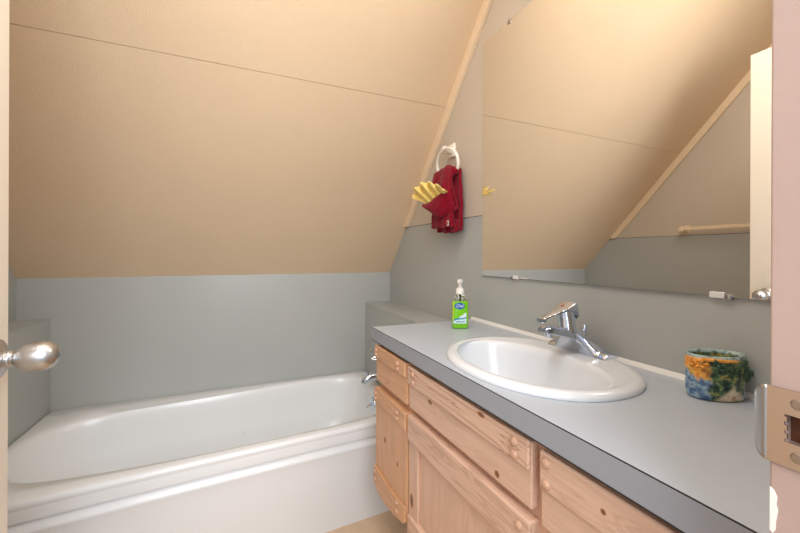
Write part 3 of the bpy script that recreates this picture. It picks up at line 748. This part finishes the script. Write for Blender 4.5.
# corner folded across the front as a pocket, open to the upper left
cr = lambda pts, n: catmull([Vector(p) for p in pts], n, False)+[Vector(pts[-1])]
lipc = cr([(.752, 1.448, 1.314), (.762, 1.407, 1.320), (.768, 1.357, 1.338), (.778, 1.318, 1.357), (.806, 1.306, 1.385)], 8)
keel = cr([(.755, 1.446, 1.311), (.764, 1.400, 1.279), (.776, 1.356, 1.252), (.796, 1.316, 1.262), (.815, 1.287, 1.284)], 8)
back = cr([(.800, 1.470, 1.312), (.812, 1.440, 1.285), (.818, 1.380, 1.262), (.826, 1.325, 1.270), (.834, 1.292, 1.290)], 8)
P = []
for j in range(25):
    row = []
    for i, (l, k, bk) in enumerate(zip(lipc, keel, back)):
        u = i/(len(lipc)-1); v = j/18
        if v <= 1: p = l.lerp(k, v); p.x -= .020*math.sin(math.pi*min(v, 1))*math.sin(math.pi*(.15+.75*u)); p.x += .0025*math.sin(10*u+5*v)
        else: p = k.lerp(bk, (j-18)/6)
        row.append(p)
    P.append(row)
sheet('wrapped_pocket', P, .010, M_burg, tw, T)
bk2 = [l.lerp(Vector((.815, l.y, l.z+.012)), .75) for l in lipc]
sheet('pocket_back', [[p.lerp(q, j/8) for p, q in zip(bk2, back)] for j in range(9)], .008, M_burg, tw, T)
# folded lower end under the pocket
sheet('lower_fold', drape(lambda v: 1.345-.012*v, lambda v: 1.462+.006*v, 1.268, 1.210, lambda v: .806+.003*v, amp=.004, fr=1.3, ph=.4), .020, M_burg, tw, T)
sheet('side_fold', drape(lambda v: 1.297, lambda v: 1.358+.006*v, 1.286, 1.206, lambda v: .812-.008*math.sin(math.pi*v), amp=.004, fr=.8, ph=.2), .020, M_burg, tw, T)
sheet('tail', drape(lambda v: 1.290, lambda v: 1.400, 1.24, 1.186, lambda v: .834, amp=.005, fr=1.6, ph=2.4), .016, M_burg, tw, T)
MB().box(.7935-T.x, .7950-T.x, 1.302-T.y, 1.317-T.y, 1.212-T.z, 1.234-T.z, .0005).box(.7930-T.x, .7945-T.x, 1.3055-T.y, 1.3135-T.y, 1.216-T.z, 1.230-T.z, mat=1).build('stitched_tag', [M_white_thread, M_burg], tw)
# yellow washcloth gathered into loops, tucked in the pocket
T2 = Vector((.785, 1.38, 1.33))
wc = empty('washcloth', T2); tag(wc, 'yellow washcloth pleated into a fan, tucked in the burgundy towel', 'washcloth')
root = cr([(.778, 1.440, 1.312), (.782, 1.405, 1.308), (.785, 1.360, 1.322), (.788, 1.325, 1.340), (.792, 1.308, 1.356)], 30)
rim = cr([(.740, 1.550, 1.352), (.738, 1.500, 1.386), (.737, 1.448, 1.397), (.739, 1.392, 1.400), (.741, 1.340, 1.386), (.743, 1.300, 1.370), (.752, 1.272, 1.350)], 20)
P = []
for j in range(19):
    s = j/18; row = []
    for i in range(121):
        u = i/120; a_ = root[min(len(root)-1, round(u*(len(root)-1)))]; b_ = rim[min(len(rim)-1, round(u*(len(rim)-1)))]
        p = a_.lerp(b_, s); w = math.sin(2*math.pi*4.7*u-.9); w2 = math.sin(4*math.pi*4.7*u+.4)
        am = .004+.020*s**.8
        p.x += .5*am*w-.010*s*math.sin(math.pi*u); p.y += .75*am*w; p.z += .008*s*s*abs(w)+ 0+.006*math.sin(math.pi*s)*(1-u); p.x += am*.2*w2
        row.append(p)
    P.append(row)
sheet('pleated_cloth', P, .007, M_yel, wc, T2)

# ------------------------------------------------------------------ towel bar on the far side wall (seen in the mirror)
tb = empty('towel_bar', (XL, 1.40, 1.262)); tag(tb, 'ivory towel bar on the far side wall, seen in the mirror', 'towel bar')
MB().box(.045, .066, -.56, .02, -.011, .011, .003).build('bar', M_ivory, tb)
for y in (0, -.54):
    MB().box(0, .006, y-.020, y+.020, -.026, .024, .002).box(.0, .07, y-.012, y+.012, -.016, .016, .003).build('bracket', M_ivory, tb)

# ------------------------------------------------------------------ hall behind the camera (closes the view through mirror and chrome)
hb = MB().box(-1.6, 1.6, -1.9, .02, FZ-.05, FZ)
struct(hb.build('floor', M_floor), 'hall floor outside the bathroom', 'floor')

# ------------------------------------------------------------------ light
def area(name, loc, target, size, sy, power, col):
    l = bpy.data.lights.new(name, 'AREA'); l.shape = 'RECTANGLE'; l.size = size; l.size_y = sy; l.energy = power; l.color = col
    o = bpy.data.objects.new(name, l); C.objects.link(o); o.location = loc
    o.rotation_euler = (Vector(target)-Vector(loc)).to_track_quat('-Z', 'Y').to_euler()
    return o
area('vanity_light', (W-.16, .62, 2.16), (W-1.0, .90, 1.85), .16, .70, 5.0, (1.0, .92, .82))
area('added_fill', (-.02, .44, 2.46), (-.15, .90, 0), .6, .5, 12.5, (1.0, .98, .95))  # unseen fill, added to even out the dim left side
area('hall_light', (.04, -.85, 1.70), (-.02, 1.2, .95), 1.3, 1.1, 50, (.90, .95, 1.0))
w = bpy.data.worlds.new('World'); sc.world = w; w.use_nodes = True
w.node_tree.nodes['Background'].inputs[0].default_value = (0.66, 0.82, 1.0, 1)
w.node_tree.nodes['Background'].inputs[1].default_value = 1.0

# ------------------------------------------------------------------ camera
yaw, roll, f, cy = .4131, .0039, 358.9, 254.4
cam = bpy.data.cameras.new('camera'); co = bpy.data.objects.new('camera', cam); C.objects.link(co)
cam.sensor_width = 36; cam.lens = f/800*36; cam.shift_y = (cy-266.5)/800; cam.clip_start = .01
r = Vector((math.cos(yaw), -math.sin(yaw), 0)); fw = Vector((math.sin(yaw), math.cos(yaw), 0)); up = Vector((0, 0, 1))
r2 = r*math.cos(roll)+up*math.sin(roll); u2 = -r*math.sin(roll)+up*math.cos(roll)
co.matrix_world = Matrix(((r2.x, u2.x, -fw.x, 0), (r2.y, u2.y, -fw.y, 0), (r2.z, u2.z, -fw.z, H), (0, 0, 0, 1)))
sc.camera = co
sc.view_settings.view_transform = 'Standard'; sc.view_settings.look = 'None'; sc.view_settings.gamma = 1; sc.view_settings.use_curve_mapping = False
sc.view_settings.exposure = 0.03
sc.cycles.max_bounces = 12; sc.cycles.diffuse_bounces = 6; sc.cycles.use_denoising = True
sc.cycles.caustics_reflective = False; sc.cycles.caustics_refractive = False
